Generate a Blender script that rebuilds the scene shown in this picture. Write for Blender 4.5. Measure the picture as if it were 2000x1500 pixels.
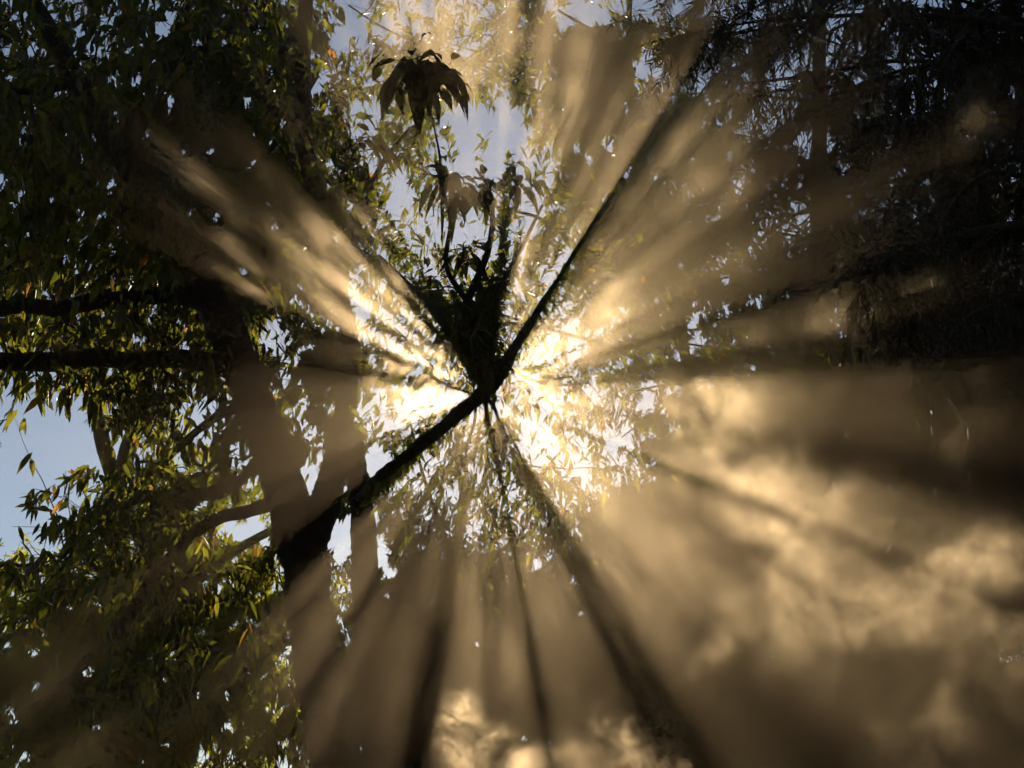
import bpy, math, random
import numpy as np
from mathutils import Vector, Matrix

# ------------------------------------------------------------------ camera, world, sun, exposure
for _o in list(bpy.data.objects):
    bpy.data.objects.remove(_o)
S = bpy.context.scene
COL = S.collection
R = math.radians
FPX = 2000 * 50.0 / 36.0                 # focal length in photograph pixels
CAM = np.array([0.0, 0.0, 1.6])
PITCH = R(24.0)
cam_data = bpy.data.cameras.new("camera")
cam_data.lens = 50.0
cam_data.sensor_width = 36.0
cam_data.clip_end = 3000.0
cam = bpy.data.objects.new("camera", cam_data)
COL.objects.link(cam)
cam.location = CAM
cam.rotation_euler = (R(90) + PITCH, 0, 0)
S.camera = cam

FW = np.array([0, math.cos(PITCH), math.sin(PITCH)])
UP = np.array([0, -math.sin(PITCH), math.cos(PITCH)])
RT = np.array([1.0, 0, 0])
SUNPX = (948.0, 768.0)


def P(px, py, d):
    """World point seen at photograph pixel (px, py), d metres ahead of the camera."""
    return CAM + d * (FW + RT * (px - 1000.0) / FPX - UP * (py - 750.0) / FPX)


SUN = P(SUNPX[0], SUNPX[1], 1.0) - CAM
SUN = SUN / np.linalg.norm(SUN)
SUN_EL = math.asin(SUN[2])
SUN_AZ = math.atan2(SUN[0], SUN[1])      # from +Y towards +X
SU = np.cross(SUN, np.array([0, 0, 1.0])); SU /= np.linalg.norm(SU)     # right, seen towards the sun
SV = np.cross(SU, SUN)                                                  # up

world = bpy.data.worlds.new("World")
S.world = world
world.use_nodes = True
wn = world.node_tree
wn.nodes.clear()
sky = wn.nodes.new("ShaderNodeTexSky")
sky.sky_type = 'NISHITA'
sky.sun_disc = False
sky.sun_elevation = SUN_EL
sky.sun_rotation = SUN_AZ
sky.air_density = 1.0
sky.dust_density = 0.26
sky.ozone_density = 0.7
bg = wn.nodes.new("ShaderNodeBackground")
bg.inputs["Strength"].default_value = 0.06
wo = wn.nodes.new("ShaderNodeOutputWorld")
wn.links.new(sky.outputs[0], bg.inputs[0])
wn.links.new(bg.outputs[0], wo.inputs[0])

sl = bpy.data.lights.new("sun", 'SUN')
sl.energy = 5.0
sl.angle = R(0.5)
sl.color = (1.0, 0.86, 0.68)
sun = bpy.data.objects.new("sun", sl)
COL.objects.link(sun)
sun.rotation_euler = Vector(SUN).to_track_quat('Z', 'Y').to_euler()
sun.location = (0, 30, 20)

S.view_settings.view_transform = 'Standard'
S.view_settings.look = 'None'
S.view_settings.exposure = 0.3
S.view_settings.gamma = 1.0
S.render.film_transparent = False
C = S.cycles
C.use_denoising = True
C.denoising_input_passes = 'RGB'
C.denoising_prefilter = 'NONE'
C.use_adaptive_sampling = True
C.adaptive_min_samples = 48
C.adaptive_threshold = 0.05
C.use_light_tree = False
world.cycles.sampling_method = 'NONE'
C.max_bounces = 2
C.diffuse_bounces = 2
C.glossy_bounces = 1
C.transmission_bounces = 2
C.volume_bounces = 0
C.transparent_max_bounces = 4
C.caustics_reflective = False
C.caustics_refractive = False
C.volume_step_rate = 4.0
C.volume_max_steps = 256

rng = np.random.default_rng(7)
random.seed(7)


# ------------------------------------------------------------------ helpers
def mat(name):
    m = bpy.data.materials.new(name)
    m.use_nodes = True
    m.node_tree.nodes.clear()
    return m, m.node_tree


def nd(t, kind, **kw):
    n = t.nodes.new(kind)
    for k, v in kw.items():
        setattr(n, k, v)
    return n


def mesh_obj(name, verts, faces_flat, loop_tot, mats, parent=None, mat_idx=None, smooth=False):
    me = bpy.data.meshes.new(name)
    verts = np.asarray(verts, dtype=np.float32)
    faces_flat = np.asarray(faces_flat, dtype=np.int32)
    loop_tot = np.asarray(loop_tot, dtype=np.int32)
    me.vertices.add(len(verts))
    me.vertices.foreach_set("co", verts.ravel())
    me.loops.add(len(faces_flat))
    me.loops.foreach_set("vertex_index", faces_flat)
    me.polygons.add(len(loop_tot))
    start = np.zeros(len(loop_tot), dtype=np.int32)
    start[1:] = np.cumsum(loop_tot)[:-1]
    me.polygons.foreach_set("loop_start", start)
    me.polygons.foreach_set("loop_total", loop_tot)
    for m in mats:
        me.materials.append(m)
    if mat_idx is not None:
        me.polygons.foreach_set("material_index", np.asarray(mat_idx, dtype=np.int32))
    me.polygons.foreach_set("use_smooth", np.full(len(loop_tot), smooth, dtype=bool))
    me.update(calc_edges=True)
    o = bpy.data.objects.new(name, me)
    COL.objects.link(o)
    if parent is not None:
        o.parent = parent
        o.matrix_parent_inverse = Matrix.Translation(-parent.location)
    return o


def thing(name, label, cat, loc, group=None):
    o = bpy.data.objects.new(name, None)
    COL.objects.link(o)
    o.location = Vector([float(v) for v in loc])
    o.empty_display_size = 0.3
    o["label"] = label
    o["category"] = cat
    if group:
        o["group"] = group
    return o


def norm(a):
    return a / np.maximum(np.linalg.norm(a, axis=-1, keepdims=True), 1e-9)


def catmull(pts, n):
    """Smooth samples along control rows (any columns)."""
    pts = np.asarray(pts, float)
    if len(pts) < 3:
        t = np.linspace(0, 1, n)[:, None]
        return pts[0] * (1 - t) + pts[-1] * t
    e = np.vstack([2 * pts[0] - pts[1], pts, 2 * pts[-1] - pts[-2]])
    seg = len(pts) - 1
    u = np.linspace(0, seg - 1e-6, n)
    i = u.astype(int)
    t = (u - i)[:, None]
    a, b, c, d = e[i], e[i + 1], e[i + 2], e[i + 3]
    return 0.5 * (2 * b + (c - a) * t + (2 * a - 5 * b + 4 * c - d) * t ** 2 + (3 * b - a - 3 * c + d) * t ** 3)


def tube(path, rad, ns=14, rough=0.06, cap=True, seed=0):
    """Closed bark tube; returns verts, quads-as-flat, loop totals."""
    r_ = np.random.default_rng(seed)
    path = np.asarray(path, float)
    n = len(path)
    tan = norm(np.gradient(path, axis=0))
    ref = np.array([0.31, -0.9, 0.2])
    a = norm(np.cross(tan, ref))
    b = np.cross(tan, a)
    ang = np.linspace(0, 2 * np.pi, ns, endpoint=False)
    # lumpy bark radius: lengthwise ridges + knots
    s = np.concatenate([[0], np.cumsum(np.linalg.norm(np.diff(path, axis=0), axis=1))])
    rr = np.ones((n, ns))
    for k in range(7):
        m = r_.integers(1, 6)
        fr = r_.uniform(1.5, 22)
        rr += rough * r_.uniform(.25, .8) * np.cos(m * ang[None, :] + fr * s[:, None] + r_.uniform(0, 6.28))
    rr += rough * 0.7 * r_.standard_normal((n, ns))
    rad = np.asarray(rad, float)[:, None] * rr
    v = path[:, None, :] + rad[..., None] * (np.cos(ang)[None, :, None] * a[:, None, :] + np.sin(ang)[None, :, None] * b[:, None, :])
    v = v.reshape(-1, 3)
    i = np.arange(n - 1)[:, None] * ns
    j = np.arange(ns)[None, :]
    j2 = (j + 1) % ns
    q = np.stack([i + j, i + j2, i + ns + j2, i + ns + j], -1).reshape(-1, 4)
    flat = q.ravel()
    lt = np.full(len(q), 4)
    if cap:
        flat = np.concatenate([flat, np.arange(ns)[::-1], (n - 1) * ns + np.arange(ns)])
        lt = np.concatenate([lt, [ns, ns]])
    return v, flat, lt


def limb_px(name, rows, parent, material, ns=14, rough=0.06, step=0.05, seed=0):
    """A limb from rows (px, py, depth, width in px); returns object and (points, radii)."""
    pts = np.array([list(P(a, b, d)) + [0.5 * w * d / FPX] for a, b, d, w in rows])
    return limb_w(name, pts, parent, material, ns, rough, step, seed)


def limb_w(name, pts, parent, material, ns=14, rough=0.06, step=0.05, seed=0):
    pts = np.asarray(pts, float)
    L = np.linalg.norm(np.diff(pts[:, :3], axis=0), axis=1).sum()
    c = catmull(pts, max(6, int(L / step)))
    v, f, lt = tube(c[:, :3], np.maximum(c[:, 3], 0.002), ns, rough, True, seed)
    o = mesh_obj(name, v, f, lt, [material], parent, smooth=True)
    return o, c


def project(p):
    q = p - CAM
    z = q @ FW
    return 1000 + FPX * (q @ RT) / z, 750 - FPX * (q @ UP) / z, z


# ------------------------------------------------------------------ materials
def bark_material(name, dark, light):
    m, t = mat(name)
    out = nd(t, "ShaderNodeOutputMaterial")
    b = nd(t, "ShaderNodeBsdfPrincipled")
    tc = nd(t, "ShaderNodeNewGeometry")
    mp = nd(t, "ShaderNodeMapping")
    mp.inputs["Scale"].default_value = (1.0, 1.0, 0.25)
    n1 = nd(t, "ShaderNodeTexNoise")
    n1.inputs["Scale"].default_value = 26
    n1.inputs["Detail"].default_value = 8
    n1.inputs["Roughness"].default_value = 0.7
    n2 = nd(t, "ShaderNodeTexNoise")
    n2.inputs["Scale"].default_value = 3.0
    cr = nd(t, "ShaderNodeValToRGB")
    cr.color_ramp.elements[0].position = 0.35
    cr.color_ramp.elements[0].color = (*dark, 1)
    cr.color_ramp.elements[1].position = 0.7
    cr.color_ramp.elements[1].color = (*light, 1)
    mx = nd(t, "ShaderNodeMix", data_type='RGBA')
    mx.inputs[6].default_value = (*dark, 1)
    bp = nd(t, "ShaderNodeBump")
    bp.inputs["Strength"].default_value = 0.7
    bp.inputs["Distance"].default_value = 0.02
    L = t.links.new
    L(tc.outputs["Position"], mp.inputs["Vector"])
    L(mp.outputs[0], n1.inputs["Vector"])
    L(tc.outputs["Position"], n2.inputs["Vector"])
    L(n1.outputs[0], cr.inputs[0])
    L(n2.outputs[0], mx.inputs[0])
    L(cr.outputs[0], mx.inputs[7])
    L(mx.outputs[2], b.inputs["Base Color"])
    L(n1.outputs[0], bp.inputs["Height"])
    L(bp.outputs[0], b.inputs["Normal"])
    b.inputs["Roughness"].default_value = 0.9
    L(b.outputs[0], out.inputs[0])
    return m


def leaf_material(name, cols, trans, tmix=0.5, rough=0.42):
    """cols: ramp of leaf colours (reflect), trans: ramp of transmitted colours."""
    m, t = mat(name)
    out = nd(t, "ShaderNodeOutputMaterial")
    b = nd(t, "ShaderNodeBsdfPrincipled")
    tr = nd(t, "ShaderNodeBsdfTranslucent")
    mx = nd(t, "ShaderNodeMixShader")
    g = nd(t, "ShaderNodeNewGeometry")
    L = t.links.new

    def ramp(stops):
        r = nd(t, "ShaderNodeValToRGB")
        e = r.color_ramp.elements
        while len(e) < len(stops):
            e.new(0.5)
        for k, (p, c) in enumerate(stops):
            e[k].position = p
            e[k].color = (*c, 1)
        L(g.outputs["Random Per Island"], r.inputs[0])
        return r
    L(ramp(cols).outputs[0], b.inputs["Base Color"])
    L(ramp(trans).outputs[0], tr.inputs["Color"])
    b.inputs["Roughness"].default_value = rough
    mx.inputs[0].default_value = tmix
    L(b.outputs[0], mx.inputs[1])
    L(tr.outputs[0], mx.inputs[2])
    L(mx.outputs[0], out.inputs[0])
    return m


BARK = bark_material("bark", (0.02, 0.016, 0.012), (0.07, 0.055, 0.04))
LEAF = leaf_material("leaf",
                     [(0, (0.012, 0.022, 0.006)), (0.6, (0.022, 0.034, 0.009)), (0.94, (0.04, 0.045, 0.011)), (1, (0.08, 0.04, 0.012))],
                     [(0, (0.08, 0.10, 0.008)), (0.6, (0.20, 0.21, 0.015)), (0.94, (0.42, 0.38, 0.03)), (1, (0.70, 0.28, 0.05))], 0.55)
LIT_LEAF = leaf_material("sunlit_leaf",  # leaf copy with the glow of sunlit leaves put into its colours
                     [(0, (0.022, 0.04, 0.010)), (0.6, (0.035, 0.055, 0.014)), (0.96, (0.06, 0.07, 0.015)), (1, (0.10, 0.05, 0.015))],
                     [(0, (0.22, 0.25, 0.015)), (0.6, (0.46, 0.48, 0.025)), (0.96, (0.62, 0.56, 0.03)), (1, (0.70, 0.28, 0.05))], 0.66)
FAR_LEAF = leaf_material("far_leaf",
                         [(0, (0.022, 0.036, 0.012)), (1, (0.045, 0.06, 0.018))],
                         [(0, (0.12, 0.13, 0.012)), (1, (0.32, 0.30, 0.03))], 0.52)
SHADED_LEAF = leaf_material("shaded_leaf",  # leaf copy darkened so the foliage looks unlit
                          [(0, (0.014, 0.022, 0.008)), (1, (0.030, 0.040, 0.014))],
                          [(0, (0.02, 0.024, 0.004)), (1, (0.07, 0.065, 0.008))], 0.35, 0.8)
NEEDLE = leaf_material("needle",
                       [(0, (0.008, 0.011, 0.005)), (1, (0.018, 0.022, 0.009))],
                       [(0, (0.03, 0.035, 0.008)), (1, (0.08, 0.07, 0.015))], 0.25, 0.6)

# ------------------------------------------------------------------ light openings and sky gaps
# Openings in the crowns along the sun's direction: (angle from, angle to, r from, r to, share of leaves missing)
# angles in degrees, anticlockwise from the right as one looks towards the sun; r in metres from the axis camera-sun
OPEN = [
    (-6, -1, 0.05, 1.7, 0.96), (0, 4.6, 0.05, 1.4, 0.94),
    (6, 20, 0.03, 0.20, 0.50), (10.5, 12, .25, 1.4, .9), (15, 16.5, .25, 1.3, .9),
    (21, 27, 0.03, 1.0, 0.96), (28, 36, 0.03, 1.25, 0.98), (37.5, 42, 0.08, 1.3, 0.95),
    (27.3, 30.5, 1.0, 2.3, .95), (11.6, 14.8, 0.9, 2.2, .95),
    (44, 46.5, 0.10, 1.7, 0.95), (48, 50, 0.10, 1.5, 0.95), (51.5, 54, 0.10, 1.7, 0.95),
    (58.5, 63, 0.12, 2.6, 0.98), (64.7, 67.5, 0.2, 2.4, 0.96),
    (70, 71.8, 0.3, 2.2, 0.92),
    (73, 77, 0.14, 3.0, 0.96), (79, 82, 0.7, 3.2, 0.95),
    (86, 91, 0.7, 3.2, 0.95), (92, 98, 0.7, 3.2, 0.97), (99, 101.5, 0.65, 3.0, 0.95),
    (103, 105, 0.45, 2.8, 0.95), (106.5, 108.5, 0.7, 2.8, 0.93),
    (110, 112.5, 0.22, 2.4, 0.95), (115, 117.5, 0.7, 2.8, 0.9),
    (120, 122, 0.3, 1.6, 0.9), (125, 128, 0.22, 1.6, 0.95),
    (132.5, 137, 0.12, 1.6, 0.97), (141, 145.5, 0.12, 1.8, 0.97),
    (150, 157, 0.08, 1.6, 0.97),
    (161, 163.5, 0.08, 0.9, 0.92), (166, 168.5, 0.08, 0.8, 0.92),
    (173, 181, 0.03, 0.85, 0.97), (182, 193, 0.03, 0.80, 0.97),
    (195, 198, 0.05, 0.9, 0.95), (199.5, 203, 0.05, 1.2, 0.95),
    (206, 209, 0.05, 0.9, 0.90), (212, 214, .2, 1.3, .9),
    (225, 230, 0.08, 1.45, 0.96), (231.5, 239.3, 0.08, 1.5, 0.97),
    (241.7, 246, 0.10, 1.8, 0.95), (248, 250, 0.10, 1.6, 0.94), (252.5, 258, 0.10, 1.8, 0.96),
    (262, 270.5, 0.03, 2.0, 0.98), (271.5, 279.8, 0.03, 2.0, 0.98),
    (282.2, 289, 0.05, 1.9, 0.97), (290, 295.5, 0.05, 1.8, 0.97),
    (297.7, 299.5, 0.15, 1.8, 0.95),
    (302, 308, 0.04, 1.8, 0.96), (309, 316, 0.04, 1.6, 0.94),
    (317, 323, 0.03, 1.8, 0.96), (324.5, 329, 0.03, 2.1, 0.97), (330, 337.3, 0.03, 2.3, 0.98),
    (337, 340, 0.03, 0.50, 0.85),
    (339.7, 347, 0.03, 2.1, 0.97),
    (347, 354, 0.03, 1.0, 0.85),
]
# leaves added along the same directions to cast dark rays between the openings: (angles, r from, r to)
SHADE_FILL = [
    (5.2, 10.2, .35, 1.7), (12.2, 14.8, .25, 1.7), (16.7, 20, .25, 1.7), (42.2, 43.8, .2, 1.4), (46.7, 47.8, .2, 1.5), (50.2, 51.3, .2, 1.5), (36.2, 37.3, .2, 1.2), (27.2, 27.8, .2, 1), (54.5, 58, .35, 1.6), (67.7, 69.8, .15, 1.5), (63.1, 64.5, .3, 1.6), (78, 85.5, .12, .92), (72, 78.5, .76, .95), (84, 103, .06, .74), (83, 85.8, .9, 2.4), (91.1, 91.9, .8, 2.6), (98.1, 98.9, .8, 2.6), (101.7, 102.8, .7, 2.4), (105.2, 106.3, .7, 2.4),
    (108.7, 109.8, .3, 1.6), (112.8, 125, .10, .9), (118, 124, .9, 1.8), (128.5, 132.3, .12, 1.6), (137.3, 140.8, .15, 1.6), (145.8, 149.7, .15, 1.6), (157.4, 173.6, .14, 1.3), (181.2, 181.9, .3, .9),
    (192.3, 194.8, .15, 1.1), (203.3, 205.8, .2, 1.4), (209.3, 211.8, .2, 1.4), (214.3, 224.6, .2, 1.6), (230.2, 231.3, .3, 1.3), (239.5, 241.5, .2, 1.4), (258.4, 261.6, .18, 1.5), (270.6, 271.4, .4, 1.4), (280, 282, .2, 1.5),
    (295.7, 297.5, .25, 1.4), (299.7, 301.8, .25, 1.4), (337.5, 339.5, .55, 1.5), (348.5, 352.5, 1.0, 1.7), (303, 316, 1.8, 2.3), (317, 323, 1.9, 2.4), (349, 360, 1.75, 2.4),
    (20, 43, 1.4, 2.2), (43, 58, 1.7, 2.4), (0, 20, 1.6, 2.3), (168, 200, .8, 1.7), (128, 160, 2.0, 2.6),
]
# stems that stand clear in front of the leaves: polyline in pixels, half width, farthest leaf distance, share missing
CLEAR = [
    ([(660, 1500), (622, 1300), (600, 1150), (588, 1060), (556, 960), (508, 810), (462, 690), (410, 585)], 52, 8.15, .97),
    ([(410, 585), (340, 460), (270, 350), (190, 230), (110, 90)], 30, 8.3, .80),
    ([(602, 1070), (632, 990), (652, 920), (668, 830)], 34, 8.4, .95),
    ([(430, 590), (320, 576), (180, 588), (40, 598), (-60, 610)], 22, 8.2, .85),
    ([(480, 715), (380, 706), (240, 702), (90, 706), (-60, 700)], 24, 8.2, .88),
    ([(560, 975), (500, 993), (430, 1012), (370, 1050), (300, 1130), (240, 1220)], 16, 8.2, .8),
    ([(728, 1300), (716, 1150), (708, 1010), (696, 920)], 34, 9.6, .95),
    ([(592, 300), (590, 120)], 22, 8.8, .6),
]


def near_line(px, py, line):
    d = np.full(len(px), 1e9)
    for (x0, y0), (x1, y1) in zip(line[:-1], line[1:]):
        vx, vy = x1 - x0, y1 - y0
        t = np.clip(((px - x0) * vx + (py - y0) * vy) / (vx * vx + vy * vy), 0, 1)
        d = np.minimum(d, np.hypot(px - x0 - t * vx, py - y0 - t * vy))
    return d


# gaps in the foliage where sky shows: (px, py, half width, half height, share missing)
GAPS = [
    (125, 860, 80, 66, 1), (60, 800, 40, 30, .9), (12, 1010, 32, 90, 1), (480, 1035, 50, 32, 1), (662, 1050, 32, 48, 1),
    (735, 905, 36, 36, 1), (745, 1095, 24, 42, 1), (605, 930, 34, 26, .9), (385, 790, 36, 26, .75), (540, 655, 30, 28, .9),
    (385, 835, 26, 26, .8), (230, 880, 40, 34, .8), (690, 605, 34, 30, .95), (590, 585, 22, 18, .9), (325, 40, 17, 36, 1),
    (625, 160, 16, 30, 1), (690, 50, 32, 30, 1), (765, 55, 34, 34, .95), (905, 235, 36, 46, 1), (985, 245, 42, 56, 1),
    (780, 370, 26, 46, 1), (935, 350, 20, 24, .9), (925, 460, 34, 28, .95), (1065, 150, 26, 30, .9), (1125, 25, 60, 32, 1),
    (1262, 130, 34, 34, 1), (1190, 280, 20, 22, .9), (1140, 300, 14, 12, 1), (1450, 62, 16, 22, .9), (1380, 185, 20, 18, .85),
    (1590, 275, 48, 26, .8), (1360, 650, 22, 36, .95), (1410, 610, 14, 26, .9), (1475, 590, 8, 20, .9), (1330, 690, 9, 26, .8),
    (1300, 590, 20, 26, .7), (770, 800, 60, 40, .6), (1050, 870, 50, 30, .95), (1212, 865, 24, 16, 1), (1040, 790, 70, 40, .5),
    (1330, 1290, 22, 18, .9), (1140, 1300, 10, 8, .9), (435, 1150, 20, 22, .9), (345, 1280, 24, 24, .8), (555, 1295, 22, 22, .8),
    (330, 1235, 16, 18, .7), (1110, 410, 16, 22, .8), (55, 250, 26, 30, .8), (110, 150, 22, 20, .6), (160, 80, 14, 12, .7),
    (25, 390, 18, 36, .8), (60, 230, 20, 24, .8), (360, 560, 20, 20, .8), (265, 700, 26, 14, .7), (430, 700, 20, 20, .5),
    (590, 800, 24, 60, .85), (556, 715, 22, 46, .75), (618, 868, 22, 36, .85), (440, 810, 20, 56, .75), (486, 915, 16, 40, .75), (412, 690, 16, 40, .6), (530, 630, 20, 30, .7), (700, 800, 20, 50, .6),
    (545, 1130, 16, 50, .8), (560, 1260, 14, 40, .7), (668, 1190, 14, 60, .7), (1880, 520, 6, 20, .9), (1990, 650, 6, 12, .9), (1945, 215, 6, 16, .8), (1310, 820, 10, 28, .8), (1390, 810, 8, 26, .8),
    (270, 660, 20, 12, .8), (235, 170, 12, 12, .8), (290, 175, 16, 9, .9), (330, 260, 12, 12, .8), (300, 65, 14, 20, .6),
]


def speckle(px, py):
    """Uneven small-scale thinness of the crowns."""
    r_ = np.random.default_rng(99)
    s = 0
    for k in range(14):
        a = r_.uniform(0, 6.28)
        f = r_.uniform(.05, .17)
        s = s + np.sin((px * math.cos(a) + py * math.sin(a)) * f + r_.uniform(0, 6.28))
    return s / math.sqrt(7)


def cull(centers, use_open=True, use_gaps=True, r_=None, u=None):
    """True for leaves to keep."""
    r_ = r_ or rng
    n = len(centers)
    u = r_.random(n) if u is None else u
    keep = np.ones(n, bool)
    q = centers - CAM
    if use_open:
        a = q @ SU
        b = q @ SV
        rad = np.hypot(a, b)
        ang = np.degrees(np.arctan2(b, a))
        ang = (ang + 0.7 * np.sin(rad * 17 + ang * .09) + 0.6 * np.sin(rad * 39 + ang * .21) + 0.4 * r_.standard_normal(n)) % 360
        for a0, a1, r0, r1, sh in OPEN:
            c0, w = (a0 + a1) / 2 % 360, (a1 - a0) / 2
            dd = np.abs((ang - c0 + 180) % 360 - 180)
            m = (dd < w) & (rad > r0) & (rad < r1)
            keep &= ~(m & (u < sh * .96 * np.clip((r1 - rad) / (.35 * r1), 0, 1)))
    if use_gaps:
        px, py, z = project(centers)
        hole = speckle(px, py) > np.where(px < 760, 1.35, np.where(px < 1250, 1.6, 2.0) + .35 * (py > 950))
        keep &= ~(hole & (u < .96))
        for line, hw, far, sh in CLEAR:
            m = (z < far)
            m[m] = near_line(px[m], py[m], line) < hw
            keep &= ~(m & (u < sh))
        # wobble the gap outlines
        wx = 9 * np.sin(py * 0.11 + 1) + 7 * np.sin(px * .23 + py * .07)
        wy = 9 * np.sin(px * 0.13) + 7 * np.sin(py * .21 + px * .05)
        for gx, gy, hw, hh, sh in GAPS:
            m = (((px + wx - gx) / hw) ** 2 + ((py + wy - gy) / hh) ** 2 < 1.0)
            keep &= ~(m & (u < sh))
    return keep


# ------------------------------------------------------------------ foliage
def leaf_mesh(base, direc, nrm, length, width, droop, lod=0):
    """Arrays of leaves -> verts, faces. base (n,3), direc (n,3), nrm (n,3)."""
    n = len(base)
    side = norm(np.cross(nrm, direc))
    nrm = np.cross(direc, side)
    if lod == 0:
        T = np.array([[0, 0, 0], [.22, .40, .10], [.22, 0, -.05], [.22, -.40, .10],
                      [.55, .48, .13], [.55, 0, -.05], [.55, -.48, .13], [.82, .22, .05], [.82, 0, -.03], [.82, -.22, .05], [1, 0, 0]])
        F = [(0, 2, 1), (0, 3, 2), (1, 2, 5, 4), (2, 3, 6, 5), (4, 5, 8, 7), (5, 6, 9, 8), (7, 8, 10), (8, 9, 10)]
    else:
        T = np.array([[0, 0, 0], [.35, .46, .12], [.35, 0, -.04], [.35, -.46, .12], [1, 0, 0]])
        F = [(0, 2, 1), (0, 3, 2), (1, 2, 4), (2, 3, 4)]
    k = len(T)
    x = T[:, 0][None, :, None]
    v = (base[:, None, :] + direc[:, None, :] * x * length[:, None, None]
         + side[:, None, :] * T[:, 1][None, :, None] * width[:, None, None]
         + nrm[:, None, :] * T[:, 2][None, :, None] * width[:, None, None])
    v[..., 2] -= (droop[:, None] * length[:, None]) * T[:, 0][None, :] ** 2
    off = (np.arange(n) * k)
    flat1 = np.concatenate([np.array(f) for f in F])
    lt1 = np.array([len(f) for f in F])
    flat = (off[:, None] + flat1[None, :]).ravel()
    lt = np.tile(lt1, n)
    return v.reshape(-1, 3), flat, lt


class Bag:
    """Collects pieces that belong to one mesh."""
    def __init__(self):
        self.v, self.f, self.l, self.m, self.n = [], [], [], [], 0

    def add(self, v, f, l, mi=0):
        if len(v) == 0:
            return
        self.v.append(v); self.f.append(np.asarray(f) + self.n); self.l.append(l)
        self.m.append(np.full(len(l), mi)); self.n += len(v)

    def build(self, name, mats, parent=None, smooth=False):
        return mesh_obj(name, np.concatenate(self.v), np.concatenate(self.f), np.concatenate(self.l), mats, parent,
                        np.concatenate(self.m), smooth)


def thin_tubes(bag, A, B, ra, rb, mi=1):
    """Many straight three-sided twig pieces from A to B."""
    n = len(A)
    if n == 0:
        return
    t = norm(B - A)
    a = norm(np.cross(t, np.array([0.37, -0.81, 0.45])))
    b = np.cross(t, a)
    ang = np.array([0, 2.094, 4.189])
    ring = np.cos(ang)[None, :, None] * a[:, None, :] + np.sin(ang)[None, :, None] * b[:, None, :]
    v = np.concatenate([A[:, None, :] + ring * ra[:, None, None], B[:, None, :] + ring * rb[:, None, None]], 1)
    F = np.array([0, 1, 4, 3, 1, 2, 5, 4, 2, 0, 3, 5])
    flat = (np.arange(n)[:, None] * 6 + F[None]).ravel()
    bag.add(v.reshape(-1, 3), flat, np.full(n * 3, 4), mi)


def branch_paths(starts, dirs, lengths, droop, nseg=9, wig=0.12, r_=None):
    """Wandering branch polylines (n, nseg+1, 3)."""
    r_ = r_ or rng
    n = len(starts)
    out = np.zeros((n, nseg + 1, 3))
    out[:, 0] = starts
    d = norm(dirs)
    for k in range(nseg):
        d = norm(d + wig * r_.standard_normal((n, 3)) + np.array([0, 0, -1.0]) * (droop[:, None] / nseg) * (k + 1) / nseg * 2)
        out[:, k + 1] = out[:, k] + d * (lengths / nseg)[:, None]
    return out


def sprays(bag, base, tdir, rr, n_leaf, leaf_len, leaf_wid, twig_len, hang=0.9, lod=0, keepfn=None, droop=0.35, twig=True, spread=0.8, strict=True):
    """Leafy twigs at base points with twig directions; leaves alternate and hang."""
    n = len(base)
    if n == 0:
        return
    t = norm(tdir)
    tl = twig_len * rr.uniform(.6, 1.3, n)
    side = norm(np.cross(t, rr.standard_normal((n, 3))))
    seg = 3
    prev = base
    allp = [base]
    dd = t.copy()
    for k in range(seg):
        dd = norm(dd + np.array([0, 0, -0.28 * hang]) + 0.12 * rr.standard_normal((n, 3)))
        nxt = prev + dd * (tl / seg)[:, None]
        allp.append(nxt)
        prev = nxt
    allp = np.stack(allp, 1)
    fr = (np.arange(n_leaf) + 0.6) / n_leaf
    idx = np.minimum((fr * seg).astype(int), seg - 1)
    loc = fr * seg - idx
    bp = allp[:, idx] * (1 - loc)[None, :, None] + allp[:, idx + 1] * loc[None, :, None]       # n, n_leaf, 3
    td = norm(allp[:, idx + 1] - allp[:, idx])
    sgn = np.where(np.arange(n_leaf) % 2 == 0, 1.0, -1.0)
    up2 = np.cross(t, side)
    sd = side[:, None, :] * sgn[None, :, None] + 0.5 * up2[:, None, :] * rr.standard_normal((n, n_leaf, 1))
    ld = norm(0.55 * td + spread * sd + np.array([0, 0, -1.0]) * hang * rr.uniform(.4, 1.3, (n, n_leaf, 1)) + 0.25 * rr.standard_normal((n, n_leaf, 3)))
    nr = norm(np.array([0, 0, 1.0]) + 0.9 * rr.standard_normal((n, n_leaf, 3)))
    B = bp.reshape(-1, 3); D = ld.reshape(-1, 3); N = nr.reshape(-1, 3)
    ln = leaf_len * rr.uniform(.6, 1.25, len(B))
    wd = leaf_wid * rr.uniform(.75, 1.25, len(B)) * (ln / leaf_len) ** .5
    dr = droop * rr.uniform(.2, 1.3, len(B))
    if keepfn is not None:
        u = rr.random(len(B))
        edgefn = lambda c: cull(c, True, False, rr, u)
        k = cull(B + D * (ln * .55)[:, None], strict, True, rr, u) if strict else keepfn(B + D * (ln * .55)[:, None])
        if strict:
            k &= edgefn(B + D * (ln * .15)[:, None]) & edgefn(B + D * (ln * .95)[:, None] - np.array([0, 0, 1.]) * (dr * ln * .8)[:, None])
        B, D, N, ln, wd, dr = B[k], D[k], N[k], ln[k], wd[k], dr[k]
    bag.add(*leaf_mesh(B, D, N, ln, wd, dr, lod), 0)
    if twig:
        A0 = allp[:, :-1].reshape(-1, 3); B0 = allp[:, 1:].reshape(-1, 3)
        if keepfn is not None:
            k = np.cumprod(keepfn((A0 + B0) / 2).reshape(n, 3), 1).astype(bool).ravel()
            A0, B0 = A0[k], B0[k]
        ra = np.full(len(A0), 0.0022)
        thin_tubes(bag, A0, B0, ra, ra * .8, 1)


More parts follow.
